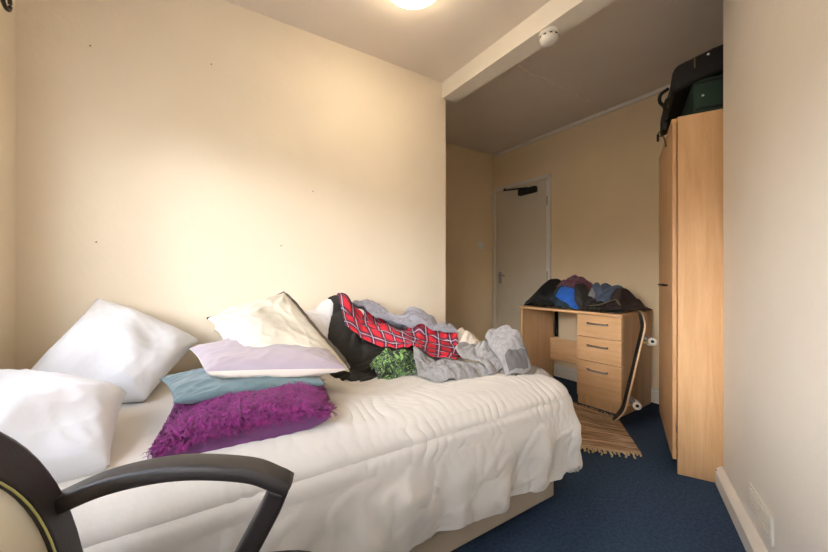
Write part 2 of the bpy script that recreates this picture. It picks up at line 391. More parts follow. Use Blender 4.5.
# curtain pole over the window
cp = tag(obj('curtain_pole', cyl((UL+.085, -.42, 1.958), (UL+.085, 1.66, 1.958), .011, seg=16), M['dark_metal'], smooth=True), 'dark metal curtain pole end with curled finial at the top left', 'curtain pole')
fin = [(UL+.085, 1.66, 1.958)]+[(UL+.085, 1.68+.028*math.cos(a)*(1-a/12)+.01, 1.958+.028*math.sin(a)*(1-a/12)) for a in np.linspace(-2.6, 3.6, 22)]
obj('finial', tube(fin, .006, 8), M['dark_metal'], cp, smooth=True)
for v in (1.59, -.39): obj('bracket', tube([(UL, v, 1.94), (UL+.06, v, 1.94), (UL+.085, v, 1.95)], .006, 8), M['dark_metal'], cp, smooth=True)

# ceiling lamp and smoke alarm
cl = thing('ceiling_lamp', 'round flush glowing ceiling lamp above the bed, cut by the top edge', 'lamp', (.90, 1.40, HC))
obj('lamp_base', lathe([(.155, -.001), (.16, -.02), (.15, -.03)]), M['plastic_white'], cl, smooth=True)
obj('lamp_diffuser', lathe([(.145, -.028), (.147, -.04), (.13, -.062), (.09, -.078), (.04, -.085), (.005, -.086)]), M['lamp'], cl, smooth=True)
sa = thing('smoke_alarm', 'round white smoke alarm with dark slots under the ceiling beam', 'smoke alarm', (1.635, 1.19, 2.362))
obj('alarm_base', lathe([(.048, 0), (.05, -.012), (.044, -.016)]), M['plastic_white'], sa, smooth=True)
obj('alarm_head', lathe([(.040, -.014), (.042, -.020), (.047, -.024), (.050, -.032), (.046, -.046), (.036, -.056), (.018, -.062), (.002, -.063)]), M['plastic_white'], sa, smooth=True)
sb = bmesh.new()
for k in range(10):
    a = 2*PI*k/10+.2
    box(.046, .0505, -.007, .007, -.033, -.026, sb, Matrix.Rotation(a, 4, 'Z'))
obj('sensor_slots', sb, M['black_rubber'], sa)

# ------------------------------------------------------------------ wardrobe (local x along d, y along outward n)
WROT = math.atan2(AD[1], AD[0])
WD0, WN0 = 2.308, .232
wx, wy = dn(WD0, WN0)
wd = thing('wardrobe', 'tall beech veneer wardrobe with two doors standing beyond the right wall', 'wardrobe', (wx, wy, 0), WROT)
WL, WDp, WH = .765, .57, 1.893
# local frame of a Z rotated empty: x=AD, y=left of AD, so outward normal = -y
def wb(x0, x1, n0, n1, z0, z1, bm=None): return box(x0, x1, -n1, -n0, z0, z1, bm)
obj('side_panel', wb(0, .018, .024, WDp, 0, WH), M['beech'], wd, bevel=.0015)
obj('side_panel', wb(WL-.018, WL, .024, WDp, 0, WH), M['beech'], wd, bevel=.0015)
obj('top_panel', wb(.018, WL-.018, .0, WDp, WH-.022, WH), M['beech'], wd, bevel=.0015)
obj('back_panel', wb(.018, WL-.018, WDp-.008, WDp-.001, .06, WH-.02), M['beech'], wd)
obj('plinth', wb(.018, WL-.018, .05, .066, 0, .07), M['beech'], wd)
for i, (x0, x1, hx) in enumerate(((.001, WL/2-.0015, WL/2-.12), (WL/2+.0015, WL-.001, WL/2+.04))):
    dr = obj('door', wb(x0, x1, .002, .020, .075, WH-.026 if i else WH-.026), M['beech_door'], wd, bevel=.0015)
    obj('handle', tube([(hx-.03, -.003, .995), (hx-.028, .022, .995), (hx, .028, .995), (hx+.028, .022, .995), (hx+.03, -.003, .995)], .005, 8), M['dark_metal'], dr, smooth=True)
obj('edge_strip', wb(0, .018, -.0, .0235, .0, WH-.022+.022), M['beech'], wd) if False else None

# suitcases on top of the wardrobe
def soft_box(x0, x1, n0, n1, z0, z1, taper=0.0, seed=0, puff=.012):
    bm = wb(x0, x1, n0, n1, z0, z1)
    for v in bm.verts:
        if v.co.z > (z0+z1)/2:
            v.co.x += taper if v.co.x < (x0+x1)/2 else -taper
            v.co.y += -taper*.5 if v.co.y > (-n0-n1)/2 else taper*.5
    bmesh.ops.bevel(bm, geom=bm.edges[:]+bm.verts[:], offset=.03, segments=3, affect='EDGES', profile=.6)
    bmesh.ops.subdivide_edges(bm, edges=bm.edges[:], cuts=2, use_grid_fill=True)
    F = Field(seed, 3, 9)
    for v in bm.verts:
        k = F(v.co.x+v.co.z, v.co.y-v.co.z)*.003; v.co.z += float(k); v.co.y += float(k)
    return bm
gs = thing('suitcase', 'dark green soft suitcase lying flat on the wardrobe top', 'suitcase', (wx, wy, WH+.002), WROT)
obj('body', soft_box(.005, .74, .085, .55, 0, .185, .008, 3), M['case_green'], gs, smooth=True)
obj('piping', tube(spline([(.012, -.10, .155), (.008, -.2, .16), (.008, -.38, .158), (.012, -.5, .155)], 5), .005, 8), M['case_black'], gs, smooth=True)
obj('piping', tube(spline([(.006, -.10, .022), (.002, -.2, .02), (.002, -.38, .02), (.006, -.5, .022)], 5), .005, 8), M['case_black'], gs, smooth=True)
obj('rivet', lathe([(.006, 0), (.005, .003), (.001, .0045)], 12, mtx=Matrix.Translation((.008, -.13, .088)) @ Matrix.Rotation(-PI/2, 4, 'Y')), M['tag'], gs, smooth=True)
bs = thing('suitcase', 'black soft suitcase leaning on top of the green suitcase', 'suitcase', (wx, wy, WH+.192), WROT)
bb = soft_box(.0, .72, .0, .50, -.012, .125, .012, 5)
for v in bb.verts: v.co.z += max(0, -(v.co.y+.10))*.18-.0 if v.co.y < -.10 else (-(v.co.y+.10))*.50
obj('body', bb, M['case_black'], bs, smooth=True)
for (y, z) in ((-.15, .10),): obj('rivet', lathe([(.006, 0), (.005, .003), (.001, .0045)], 12, mtx=Matrix.Translation((.0, y, z)) @ Matrix.Rotation(-PI/2, 4, 'Y')), M['tag'], bs, smooth=True)
obj('zip_pull', box(-.006, .0, -.098, -.092, .045, .095), M['olive'], bs, bevel=.001)
obj('zip_pull_top', box(-.007, .0, -.09, -.062, .122, .13), M['olive'], bs, bevel=.001) if False else None
obj('carry_handle', tube(spline([(.05, .012, -.01), (.045, .045, -.035), (.05, .05, -.07), (.08, .03, -.085), (.12, .02, -.08)], 6), .009, 8), M['case_black'], bs, smooth=True)
obj('strap', tube(spline([(.03, .018, -.075), (.02, .03, -.12), (.035, .018, -.17), (.015, .04, -.20), (.03, .03, -.235)], 7), .009, 8), M['case_black'], bs, smooth=True)
obj('buckle', box(.01, .04, .018, .048, -.245, -.20), M['black_rubber'], bs, bevel=.006)
obj('strap', tube(spline([(.06, .018, -.07), (.04, .03, -.11), (.06, .015, -.15), (.03, .03, -.19), (.05, .02, -.23)], 7), .005, 8), M['case_black'], bs, smooth=True)
obj('strap', tube(spline([(.03, .03, -.23), (.02, .055, -.25), (.02, .06, -.27), (.03, .035, -.275), (.035, .022, -.33)], 7), .0035, 8), M['olive'], bs, smooth=True)
obj('buckle', box(.012, .028, .055, .066, -.30, -.26), M['black_rubber'], bs, bevel=.004)

# ------------------------------------------------------------------ desk (world aligned, origin at front right foot)
DU, DV = 2.715, 1.35; DL = .925; DD = .50; DT = .763
dk = thing('desk', 'beech veneer desk with three drawers, clothes heaped on it', 'desk', (DU, DV, 0), math.radians(1.5))
obj('desk_top', box(-.012, DD, -.008, DL+.01, DT-.022, DT), M['beech_top'], dk, bevel=.002)
obj('end_panel', box(0, DD-.01, DL-.022, DL, 0, DT-.023), M['beech'], dk, bevel=.0015)
obj('modesty_panel', box(DD-.06, DD-.042, .356, DL-.023, .20, .42), M['beech_top'], dk, bevel=.0015)
ped = obj('pedestal', box(.018, DD-.01, 0, .355, 0, DT-.023), M['beech'], dk, bevel=.0015)
zs = ((.075, .365), (.370, .558), (.563, .737))
for z0, z1 in zs:
    dw = obj('drawer', box(0, .0175, .002, .353, z0, z1), M['beech_top'], dk, bevel=.0015)
    zc = z1-.065
    obj('handle', tube(spline([(.0, .105, zc), (-.02, .11, zc), (-.026, .18, zc), (-.02, .25, zc), (.0, .255, zc)], 5), .0055, 8, flat=1.3), M['chrome'], dw, smooth=True)

# ------------------------------------------------------------------ skateboard
def skateboard():
    Bp = Vector((2.585, 1.295, .004)); Tp = Vector((2.80, 1.218, .785))
    L = (Tp-Bp).length; X = (Tp-Bp).normalized()
    view = Vector((.885, .465, 0)).normalized()
    Y = (view-X*view.dot(X)).normalized(); Z = X.cross(Y)      # Z must point away from the desk (towards -v)
    if Z.y > 0: Z = -Z; 
    Mx = Matrix((X, Y, Z)).transposed().to_4x4()
    t = thing('skateboard', 'skateboard stood on its tail against the desk, white wheels outward', 'skateboard', Bp)
    def bend(x):                                              # kicks bend to the grip side (-Z)
        k = .13
        a = max(0, k-x)/k; c = max(0, x-(L-k))/k
        return -(a*a*(1.6-.6*a)*.045+c*c*(1.6-.6*c)*.045)
    n = 40
    def slab(z0, z1, name, m, inset=0):
        bm = bmesh.new(); rows = []
        for i in range(n+1):
            x = inset+(L-2*inset)*i/n
            e = min(x, L-x)
            w = .1-inset
            if e < .1: w = max(.012, math.sqrt(max(0, 1-((.1-e)/.1)**2))*(.1-inset))
            zz = bend(x)
            rows.append([bm.verts.new(Mx @ Vector((x, y*w, z+zz+abs(y)**3*-.004))) for z in (z0, z1) for y in (-1, -.5, 0, .5, 1)])
        for A, B in zip(rows, rows[1:]):
            for k in range(4):
                bm.faces.new((A[k], A[k+1], B[k+1], B[k])); bm.faces.new((A[5+k], B[5+k], B[6+k], A[6+k]))
            bm.faces.new((A[0], B[0], B[5], A[5])); bm.faces.new((A[4], A[9], B[9], B[4]))
        bm.faces.new((rows[0][0], rows[0][1], rows[0][2], rows[0][3], rows[0][4], rows[0][9], rows[0][8], rows[0][7], rows[0][6], rows[0][5]))
        bm.faces.new((rows[-1][0], rows[-1][1], rows[-1][2], rows[-1][3], rows[-1][4], rows[-1][9], rows[-1][8], rows[-1][7], rows[-1][6], rows[-1][5]))
        return obj(name, bm, m, t, smooth=True)
    slab(0, .012, 'deck', M['maple']); slab(-.0035, 0, 'grip_tape', M['grip'], .001)
    for x in (.16, L-.20):
        def W(p): return Mx @ Vector(p)
        tr = obj('truck', tube([W((x+.03, 0, .012)), W((x+.01, 0, .04)), W((x, 0, .064))], [.022, .018, .012], 10), M['chrome'], t, smooth=True)
        obj('axle', cyl(W((x, -.088, .064)), W((x, .088, .064)), .006, seg=10), M['chrome'], tr, smooth=True)
        obj('bushing', cyl(W((x-.02, 0, .012)), W((x-.012, 0, .045)), .013, seg=12), M['brass'], tr, smooth=True)
        for s in (-1, 1):
            q = (W((0, s, 0))-W((0, 0, 0))).to_track_quat('Z', 'Y').to_matrix().to_4x4()
            wm = Matrix.Translation(W((x, s*.058, .064))) @ q
            wh = obj('wheel', lathe([(.014, 0), (.022, .001), (.0265, .005), (.0275, .015), (.0265, .026), (.022, .030), (.012, .030), (.011, .027)], 24, mtx=wm), M['wheel'], t, smooth=True)
            obj('wheel_bearing', lathe([(.0105, .001), (.0105, .0285), (.006, .029), (.005, .033), (.001, .033)], 16, mtx=wm), M['black_rubber'], wh, smooth=True)
skateboard()

# ------------------------------------------------------------------ rug
def rug():
    FR = np.array((2.235, 1.0)); BR = np.array((2.672, 1.365)); BL = np.array((2.665, 1.92)); FL = np.array((1.83, 1.43))
    n = 60; P = np.zeros((n, n, 3)); uv = np.zeros((n, n, 2)); F = Field(9, 1.5, 5); E = Field(4, 6, 20)
    for i in range(n):
        for j in range(n):
            a, b2 = i/(n-1), j/(n-1)      # a across, b front->back
            p = (1-b2)*((1-a)*FL+a*FR)+b2*((1-a)*BL+a*BR)
            p = p+.005*float(E(a*.3, b2*1.0))*(abs(a-.5)*2)**6
            P[i, j] = (*p, .006+.0018*float(F(p[0], p[1])))
            uv[i, j] = (a*.7, b2)
    t = thing('rag_rug', 'striped brown and beige woven rug with fringes in front of desk', 'rug', (2.3, 1.4, 0))
    o = grid_obj('weave', P, M['rug'], t, uv, org=(2.3, 1.4, 0), solid=.008, off=0)
    def fringe(A, B, out, nt, m, ln, seed):
        r = random.Random(seed); bm = bmesh.new()
        for i in range(nt):
            a = (i+r.random()*.6)/nt; p = A+(B-A)*a-np.array((2.3, 1.4)); d = out+np.array((r.uniform(-.35, .35), r.uniform(-.35, .35)))
            l = ln*r.uniform(.6, 1.15); k = np.array((-out[1], out[0]))*r.uniform(-.012, .012)
            pts = [(*(p-d*.004), .010), (*(p+d*l*.35+k), .013), (*(p+d*l*.7-k*.5), .007), (*(p+d*l+k*.4), .004)]
            tube(spline(pts, 3), [.0042]*9+[.0058], 6, bm)
        return obj('fringe', bm, m, t, smooth=True)
    dd = np.array((-.77, -.64)); fringe(FL, FR, dd, 42, M['fringe'], .05, 1)
    bk = fringe(BL, BR, np.array((-.35, .1)), 34, M['fringe_dark'], .07, 2)
    return t
rug()

# ------------------------------------------------------------------ bed
bd = thing('divan_bed', 'single divan bed with cream fabric base against the left wall', 'bed', (.44, 1.53, 0))
def bl(x0, x1, y0, y1, z0, z1): return box(x0-.44, x1-.44, y0-1.53, y1-1.53, z0, z1)
obj('divan_base', bl(-.56, 1.42, 1.005, 2.035, .035, .335), M['divan'], bd, bevel=.008)
obj('mattress', bl(-.555, 1.41, 1.01, 2.03, .336, .515), M['mattress'], bd, bevel=.03, seg=4)
for u in (-.45, .43, 1.30):
    for v in (1.09, 1.95): obj('castor', cyl((u-.44, v-1.53, 0.0), (u-.44, v-1.53, .036), .024, seg=14), M['black_rubber'], bd, smooth=True)

F_low = Field(21, .6, 2.2); F_mid = Field(22, 2.5, 7); F_fold = Field(23, 1.4, 4.5, aniso=.15); F_rip = Field(25, 14, 30); F_w = Field(28, 3, 9)
def duvet():
    r = .09; u1, v0 = 1.385, 1.03; v1 = 2.035; ub = -.57
    Ls = .43; ns, nt = 330, 240
    S = np.concatenate([np.linspace(ub, 1.2, 200), np.linspace(1.206, u1+Ls, 150)]); T = np.concatenate([np.linspace(v1, 1.15, 110), np.linspace(1.145, v0-Ls, 130)])
    s, t = np.meshgrid(S, T, indexing='ij')
    px = np.minimum(s, u1); py = np.maximum(t, v0)
    a = (s-px); b_ = (py-t)
    d = (a**4+b_**4)**.25; hyp = np.sqrt(a*a+b_*b_)+1e-9
    nx = a/hyp; ny = -b_/hyp
    # perimeter parameter for the folds
    ang = np.arctan2(a, b_+1e-9); per = np.where(d > 1e-6, px+ang*.16-py*.0, px) + (1.03-py)*-1.0
    per = px+ang*.16+(py-v0)
    q = PI/2*r
    tq = np.clip(d, 0, q)
    hor = r*np.sin(tq/r); dz = r*(1-np.cos(tq/r)); ext = np.maximum(d-q, 0)
    hemv = 1+.05*np.sin(per*6.1+.5)+.06*np.sin(per*2.6+1.4)
    ext = ext*hemv*(.95-.06*np.sin(ang*2)**2)
    k = np.clip(ext/.30, 0, 1.2)
    wave = .016*np.sin(per*17+1.2*np.sin(per*5)+ang*2.2)+.012*np.sin(per*31+2+k*1.5)+.006*np.sin(per*57+k*3)
    fold = (.008*ridged(F_fold, s*1.0+t*.4, t)+.007*ridged(F_mid, s+.6*t, .5*t)**2)*np.clip(ext/.1, 0, 1)
    hor = hor+.012*np.sin(np.clip(ext/.3, 0, 1)*PI)+k**1.2*wave+fold*.8+.006*F_mid(s, t)*np.clip(ext/.1, 0, 1)
    # bulge at the free corner
    corner = np.sin(np.clip(ang, 0, PI/2)*2)**2*(d > 0)
    hor = hor+corner*.022*np.clip(ext/.15, 0, 1)
    X = px+nx*hor; Y = py+ny*hor; Zt = .555-dz-ext
    # seam just over the edge
    ds = np.exp(-((d-.10)/.009)**2); Wt = np.clip(d*20, 0, 1)
    rip = np.sin(per*2*PI/.036+2.2*F_w(per*.7, d*2))*np.clip(.6+.5*F_mid(per, d*.5), 0, 1.4)
    env = np.exp(-np.abs(d-.10)/.05)*(1-ds)*np.clip((s+.2)*3, 0, 1)
    F_cr = Field(77, 2.5, 9, n=18, aniso=.5)
    hor = hor+.007*ridged(F_cr, per, d*1.6)**3*np.clip(ext/.04, 0, 1)
    X = px+nx*hor; Y = py+ny*hor
    nz = np.cos(tq/r); nh = np.sin(tq/r)
    disp = -.010*ds+.0042*rip*env
    # top surface relief
    top = np.clip(1-d/.05, 0, 1)
    flat = np.clip((s-.0)/.4, 0, 1)*.7+.3
    edge_in = np.minimum(np.minimum(u1-px, py-v0)+.03, .25)
    disp = disp+top*flat*(.006*F_low(s, t)+.004*ridged(F_mid, s, t)-.0015)
    xr = np.exp(-((py-v0)/.16)**2)*top
    disp = disp+0.0034*xr*np.sin(s*2*PI/.045+2.2*F_w(s, t*.6))*np.clip(.5+.6*F_mid(s, t), 0, 1.3)*(np.clip((s-.1)*4, 0, 1))
    disp = disp+.010*np.clip(1-np.abs(py-v0-.10)/.14, 0, 1)*top
    X += nx*nh*disp; Y += ny*nh*disp; Zt += (nz)*disp+np.where(d > q, 0, 0)
    X += np.where(d > q, nx*disp, 0)*0
    # keep the hem rounded
    P = np.stack([X, Y, Zt], -1)
    o = grid_obj('duvet', P, M['duvet'], org=(.44, 1.53, .3), loc=(.44, 1.53, .3), solid=.028, off=-1)
    b3 = o.modifiers.new('bv', 'SUBSURF'); b3.levels = 0; b3.render_levels = 1
    tag(o, 'white quilted duvet spread over the bed, hanging over its front side', 'duvet')
    seam = []
    return P
DP = duvet()

# ------------------------------------------------------------------ pillows and cushions
def pillow_grids(c, T, n=46, pinch=.07, wr=.004, seed=1, pw=.42, sag=None, Tb=None):
    """c: four corners c00,c10,c11,c01. returns top & bottom grids (local normal = (c10-c00)x(c01-c00))"""
    c = [np.array(x, float) for x in c]
    g = np.linspace(-1, 1, n); g = np.sign(g)*np.abs(g)**.85
    x, y = np.meshgrid(g, g, indexing='ij')
    xx = x*(1-pinch*(1-y*y)**.8); yy = y*(1-pinch*(1-x*x)**.8)
    a = (xx+1)/2; b_ = (yy+1)/2
    base = ((1-a)*(1-b_))[..., None]*c[0]+(a*(1-b_))[..., None]*c[1]+(a*b_)[..., None]*c[2]+((1-a)*b_)[..., None]*c[3]
    nrm = np.cross(c[1]-c[0]+c[2]-c[3], c[3]-c[0]+c[2]-c[1]); nrm /= np.linalg.norm(nrm)
    prof = ((1-np.abs(x)**2.2)*(1-np.abs(y)**2.2))**pw
    out = []
    for sgn, TT in ((1, T), (-1, Tb if Tb is not None else T)):
        F = Field(seed+(0 if sgn > 0 else 50), .5, 1.6); G = Field(seed+9+(0 if sgn > 0 else 50), 1.2, 3.2)
        # creases running out to the corners
        r = np.sqrt((np.abs(x)-1)**2+(np.abs(y)-1)**2); th = np.arctan2(np.abs(y)-1.001, np.abs(x)-1.001)
        cr = np.sin(th*16+np.sign(x)*2+np.sign(y))*np.exp(-r/.45)*np.clip(r*4, 0, 1)
        edge = np.sin(x*34+2*np.sin(y*3))*np.exp(-(1-np.abs(y))/.10)+np.sin(y*34+2*np.sin(x*3))*np.exp(-(1-np.abs(x))/.10)
        h = TT*prof*(1+.10*F(x, y))+wr*(1.2*ridged(G, x, y)-.5+1.0*cr+.35*edge)*np.clip(prof*2.2, 0, 1)
        P = base+sgn*h[..., None]*nrm
        if sag is not None: P = sag(P)
        out.append(P)
    return out
def two_sided(name, grids, mats, parent, org, same=True, sub=1):
    A, B = grids; n = A.shape[0]; org = np.array(org)
    if same:
        V = (A-org).reshape(-1, 3).tolist()+(B-org).reshape(-1, 3).tolist(); N = n*n
        F = [(i*n+j, (i+1)*n+j, (i+1)*n+j+1, i*n+j+1) for i in range(n-1) for j in range(n-1)]
        F += [(N+i*n+j, N+i*n+j+1, N+(i+1)*n+j+1, N+(i+1)*n+j) for i in range(n-1) for j in range(n-1)]
        bm = bmesh.new(); vs = [bm.verts.new(v) for v in V]
        for f in F: bm.faces.new([vs[k] for k in f])
        bmesh.ops.remove_doubles(bm, verts=vs, dist=.0006)
        return obj(name, bm, mats, parent, smooth=True, loc=None)
    return [grid_obj(name[k], G, mats[k], parent, org=org) for k, G in enumerate((A, B))]
def wall_clip(P):
    P = P.copy(); P[..., 1] = np.minimum(P[..., 1], VW-.012); P[..., 0] = np.maximum(P[..., 0], UL+.012); return P
def rest_clip(zf):
    def f(P):
        P = wall_clip(P); P[..., 2] = np.maximum(P[..., 2], zf); return P
    return f

# white pillows
gA = pillow_grids([(-.50, 1.66, .66), (-.13, 1.60, .595), (.045, 1.95, .745), (-.325, 1.985, .955)], .10, seed=31, wr=.0032, sag=rest_clip(.572), pinch=.05)
pA = two_sided('pillow', gA, M['pillow'], None, (-.2, 1.8, .58)); pA.location = (-.2, 1.8, .58)
tag(pA, 'plump white pillow propped up against the left wall', 'pillow')
gB = pillow_grids([(-.55, 1.0, .64), (-.155, 1.085, .60), (-.17, 1.48, .665), (-.57, 1.58, .77)], .105, seed=41, wr=.0035, sag=rest_clip(.572), pinch=.04)
pB = two_sided('pillow', gB, M['pillow'], None, (-.35, 1.3, .58)); pB.location = (-.35, 1.3, .58)
tag(pB, 'white pillow in front of the propped pillow, behind the chair arm', 'pillow')

# purple shaggy cushion
_k = np.linspace(-1, 1, 46); BEL = (((1-np.abs(_k[:, None])**2.6)*(1-np.abs(_k[None, :])**2.6))**.3)[..., None]
oc = (.17, 1.25, .575)
pc = thing('shaggy_cushion', 'bright purple shaggy cushion at the bottom of the cushion stack', 'cushion', oc, group=None)
cc = [(-.075, 1.075, .600), (.37, 1.045, .622), (.44, 1.36, .625), (-.015, 1.45, .630)]
gP = pillow_grids(cc, .050, seed=51, wr=.003, sag=rest_clip(.568), Tb=.05, pinch=.04)
gP[1] = gP[1]+BEL*np.array((-.006, -.034, -.012)); gP[1][..., 2] = np.maximum(gP[1][..., 2], .568)
gP[0][..., 1] += (1-np.linspace(-1, 1, 46)[:, None]**2)*np.exp(-(np.linspace(-1, 1, 46)[None, :]+1)/.3)*.012; gP[0][..., 2] += (1-np.linspace(-1, 1, 46)[:, None]**2)*np.exp(-(np.linspace(-1, 1, 46)[None, :]+1)/.3)*.018
gP[1][:, 0] = gP[0][:, 0]
two_sided(('cover', 'satin_back'), gP, (M['purple'], M['purple_plain']), pc, oc, same=False)
def shag(G, org, n=12000, lo=.016, hi=.030):
    r = np.random.RandomState(3); nn = G.shape[0]; V = []; F = []
    du = np.gradient(G, axis=0); dv = np.gradient(G, axis=1); N = np.cross(du, dv); N /= np.linalg.norm(N, axis=-1, keepdims=True)
    if N[..., 2].mean() < 0: N = -N
    area = np.linalg.norm(np.cross(du, dv), axis=-1).ravel(); area = area/area.sum(); idx = r.choice(nn*nn, n, p=area)
    for q in idx:
        i, j = divmod(q, nn)
        if i >= nn-1 or j >= nn-1: continue
        fx, fy = r.rand(2)
        p = G[i, j]*(1-fx)*(1-fy)+G[i+1, j]*fx*(1-fy)+G[i, j+1]*(1-fx)*fy+G[i+1, j+1]*fx*fy
        nr = N[i, j]; a = r.normal(size=3); tdir = np.cross(nr, a); tdir /= np.linalg.norm(tdir); s = np.cross(nr, tdir)
        L = r.uniform(lo, hi); w = .0022
        p0 = p-nr*.002; p1 = p+nr*L*.5+tdir*L*.25; p2 = p+nr*L*.72+tdir*L*.7+np.array((0, 0, -.002)); p3 = p+nr*L*.55+tdir*L*1.0
        b0 = len(V)
        for k, pp in enumerate((p0, p1, p2, p3)):
            ww = w*(1, 1, .8, .3)[k]
            V.append(pp+s*ww-org); V.append(pp-s*ww-org)
        for k in range(3): F.append((b0+2*k, b0+2*k+1, b0+2*k+3, b0+2*k+2))
    return [list(map(float, v)) for v in V], F
sh = obj('shag_pile', shag(gP[0], np.array(oc)), M['purple'], pc, smooth=True); sh['kind'] = 'stuff'

# teal cushion
ot = (.2, 1.4, .65)
gT = pillow_grids([(-.035, 1.205, .690), (.405, 1.195, .672), (.46, 1.62, .70), (-.085, 1.47, .700)], .036, seed=61, wr=.004, Tb=.045, pinch=.05)
tc = two_sided('cushion', gT, M['teal'], None, ot); tc.location = ot
tag(tc, 'dusty teal cushion lying between the purple and the lilac cushions', 'cushion')
# lilac / cream cushion
ol = (.26, 1.42, .73)
lc = thing('satin_cushion', 'lilac topped cream satin cushion above the teal cushion', 'cushion', ol)
gL = pillow_grids([(.045, 1.27, .752), (.485, 1.19, .715), (.52, 1.60, .745), (-.0, 1.50, .79)], .048, seed=71, wr=.004, Tb=.058, pinch=.05)
gL[1] = gL[1]+BEL*np.array((0, -.022, .0))
two_sided(('cover', 'cream_back'), gL, (M['lilac'], M['cream_sat']), lc, ol, same=False)
# cream leaning cushion with dark back
ok = (.35, 1.45, .80)
kc = thing('piped_cushion', 'cream cushion with black piping and dark back leaning atop the stack', 'cushion', ok)
kk = [(.17, 1.36, .765), (.555, 1.325, .66), (.375, 1.70, .975), (.062, 1.58, .885)]
gK = pillow_grids(kk, .055, seed=81, wr=.004, Tb=.05, pinch=.05)
pk = np.linspace(-1, 1, 46); pk = ((1-np.abs(pk[:, None])**2.2)*(1-np.abs(pk[None, :])**2.2))**.3
gK[1] = gK[1]+pk[..., None]*np.array((.070, .045, .045))
two_sided(('cover', 'dark_back'), gK, (M['cream_cush'], M['darkcush']), kc, ok, same=False)
A = gK[0]; n = A.shape[0]
loop = [A[n-1, j] for j in range(0, n)]+[A[i, n-1] for i in range(n-2, -1, -1)]
obj('piping', tube([Vector(p-np.array(ok)) for p in loop], .0042, 8), M['piping'], kc, smooth=True)

# ------------------------------------------------------------------ cloth solver for the crumpled clothes
class HF:
    def __init__(s, u0, u1, v0, v1, base, cell=.01):
        s.u0, s.v0, s.c = u0, v0, cell; s.n = int((u1-u0)/cell)+1; s.m = int((v1-v0)/cell)+1
        U, V = np.meshgrid(u0+np.arange(s.n)*cell, v0+np.arange(s.m)*cell, indexing='ij'); s.U, s.V = U, V
        s.Z = base(U, V)
    def at(s, x, y):
        i = np.clip((x-s.u0)/s.c, 0, s.n-1.001); j = np.clip((y-s.v0)/s.c, 0, s.m-1.001)
        i0 = i.astype(int); j0 = j.astype(int); a = i-i0; b_ = j-j0
        return s.Z[i0, j0]*(1-a)*(1-b_)+s.Z[i0+1, j0]*a*(1-b_)+s.Z[i0, j0+1]*(1-a)*b_+s.Z[i0+1, j0+1]*a*b_
    def close(s, k):
        Z = s.Z.copy()
        for _ in range(k): Z[1:-1, 1:-1] = .2*(Z[1:-1, 1:-1]+Z[2:, 1:-1]+Z[:-2, 1:-1]+Z[1:-1, 2:]+Z[1:-1, :-2])
        s.Z = np.where(s.U < 1.40, np.maximum(s.Z, Z), s.Z)
    def stamp(s, P):
        for k in range(3):      # densify
            P = np.concatenate([P, (P[1:]+P[:-1])/2], 0) if False else P
        Q = [P, (P[1:]+P[:-1])/2]
        Q = [q.reshape(-1, 3) for q in (P, (P[1:]+P[:-1])/2, (P[:, 1:]+P[:, :-1])/2, (P[1:, 1:]+P[:-1, :-1])/2)]
        Q = np.concatenate(Q, 0)
        i = np.round((Q[:, 0]-s.u0)/s.c).astype(int); j = np.round((Q[:, 1]-s.v0)/s.c).astype(int)
        for di in (-1, 0, 1):
            for dj in (-1, 0, 1):
                ok_ = (i+di >= 0) & (i+di < s.n) & (j+dj >= 0) & (j+dj < s.m)
                np.maximum.at(s.Z, (i[ok_]+di, j[ok_]+dj), Q[ok_, 2])
        Zp = s.Z.copy(); Zp[1:-1, 1:-1] = (s.Z[1:-1, 1:-1]*4+s.Z[2:, 1:-1]+s.Z[:-2, 1:-1]+s.Z[1:-1, 2:]+s.Z[1:-1, :-2])/8
        s.Z = np.maximum(s.Z-.002, Zp)

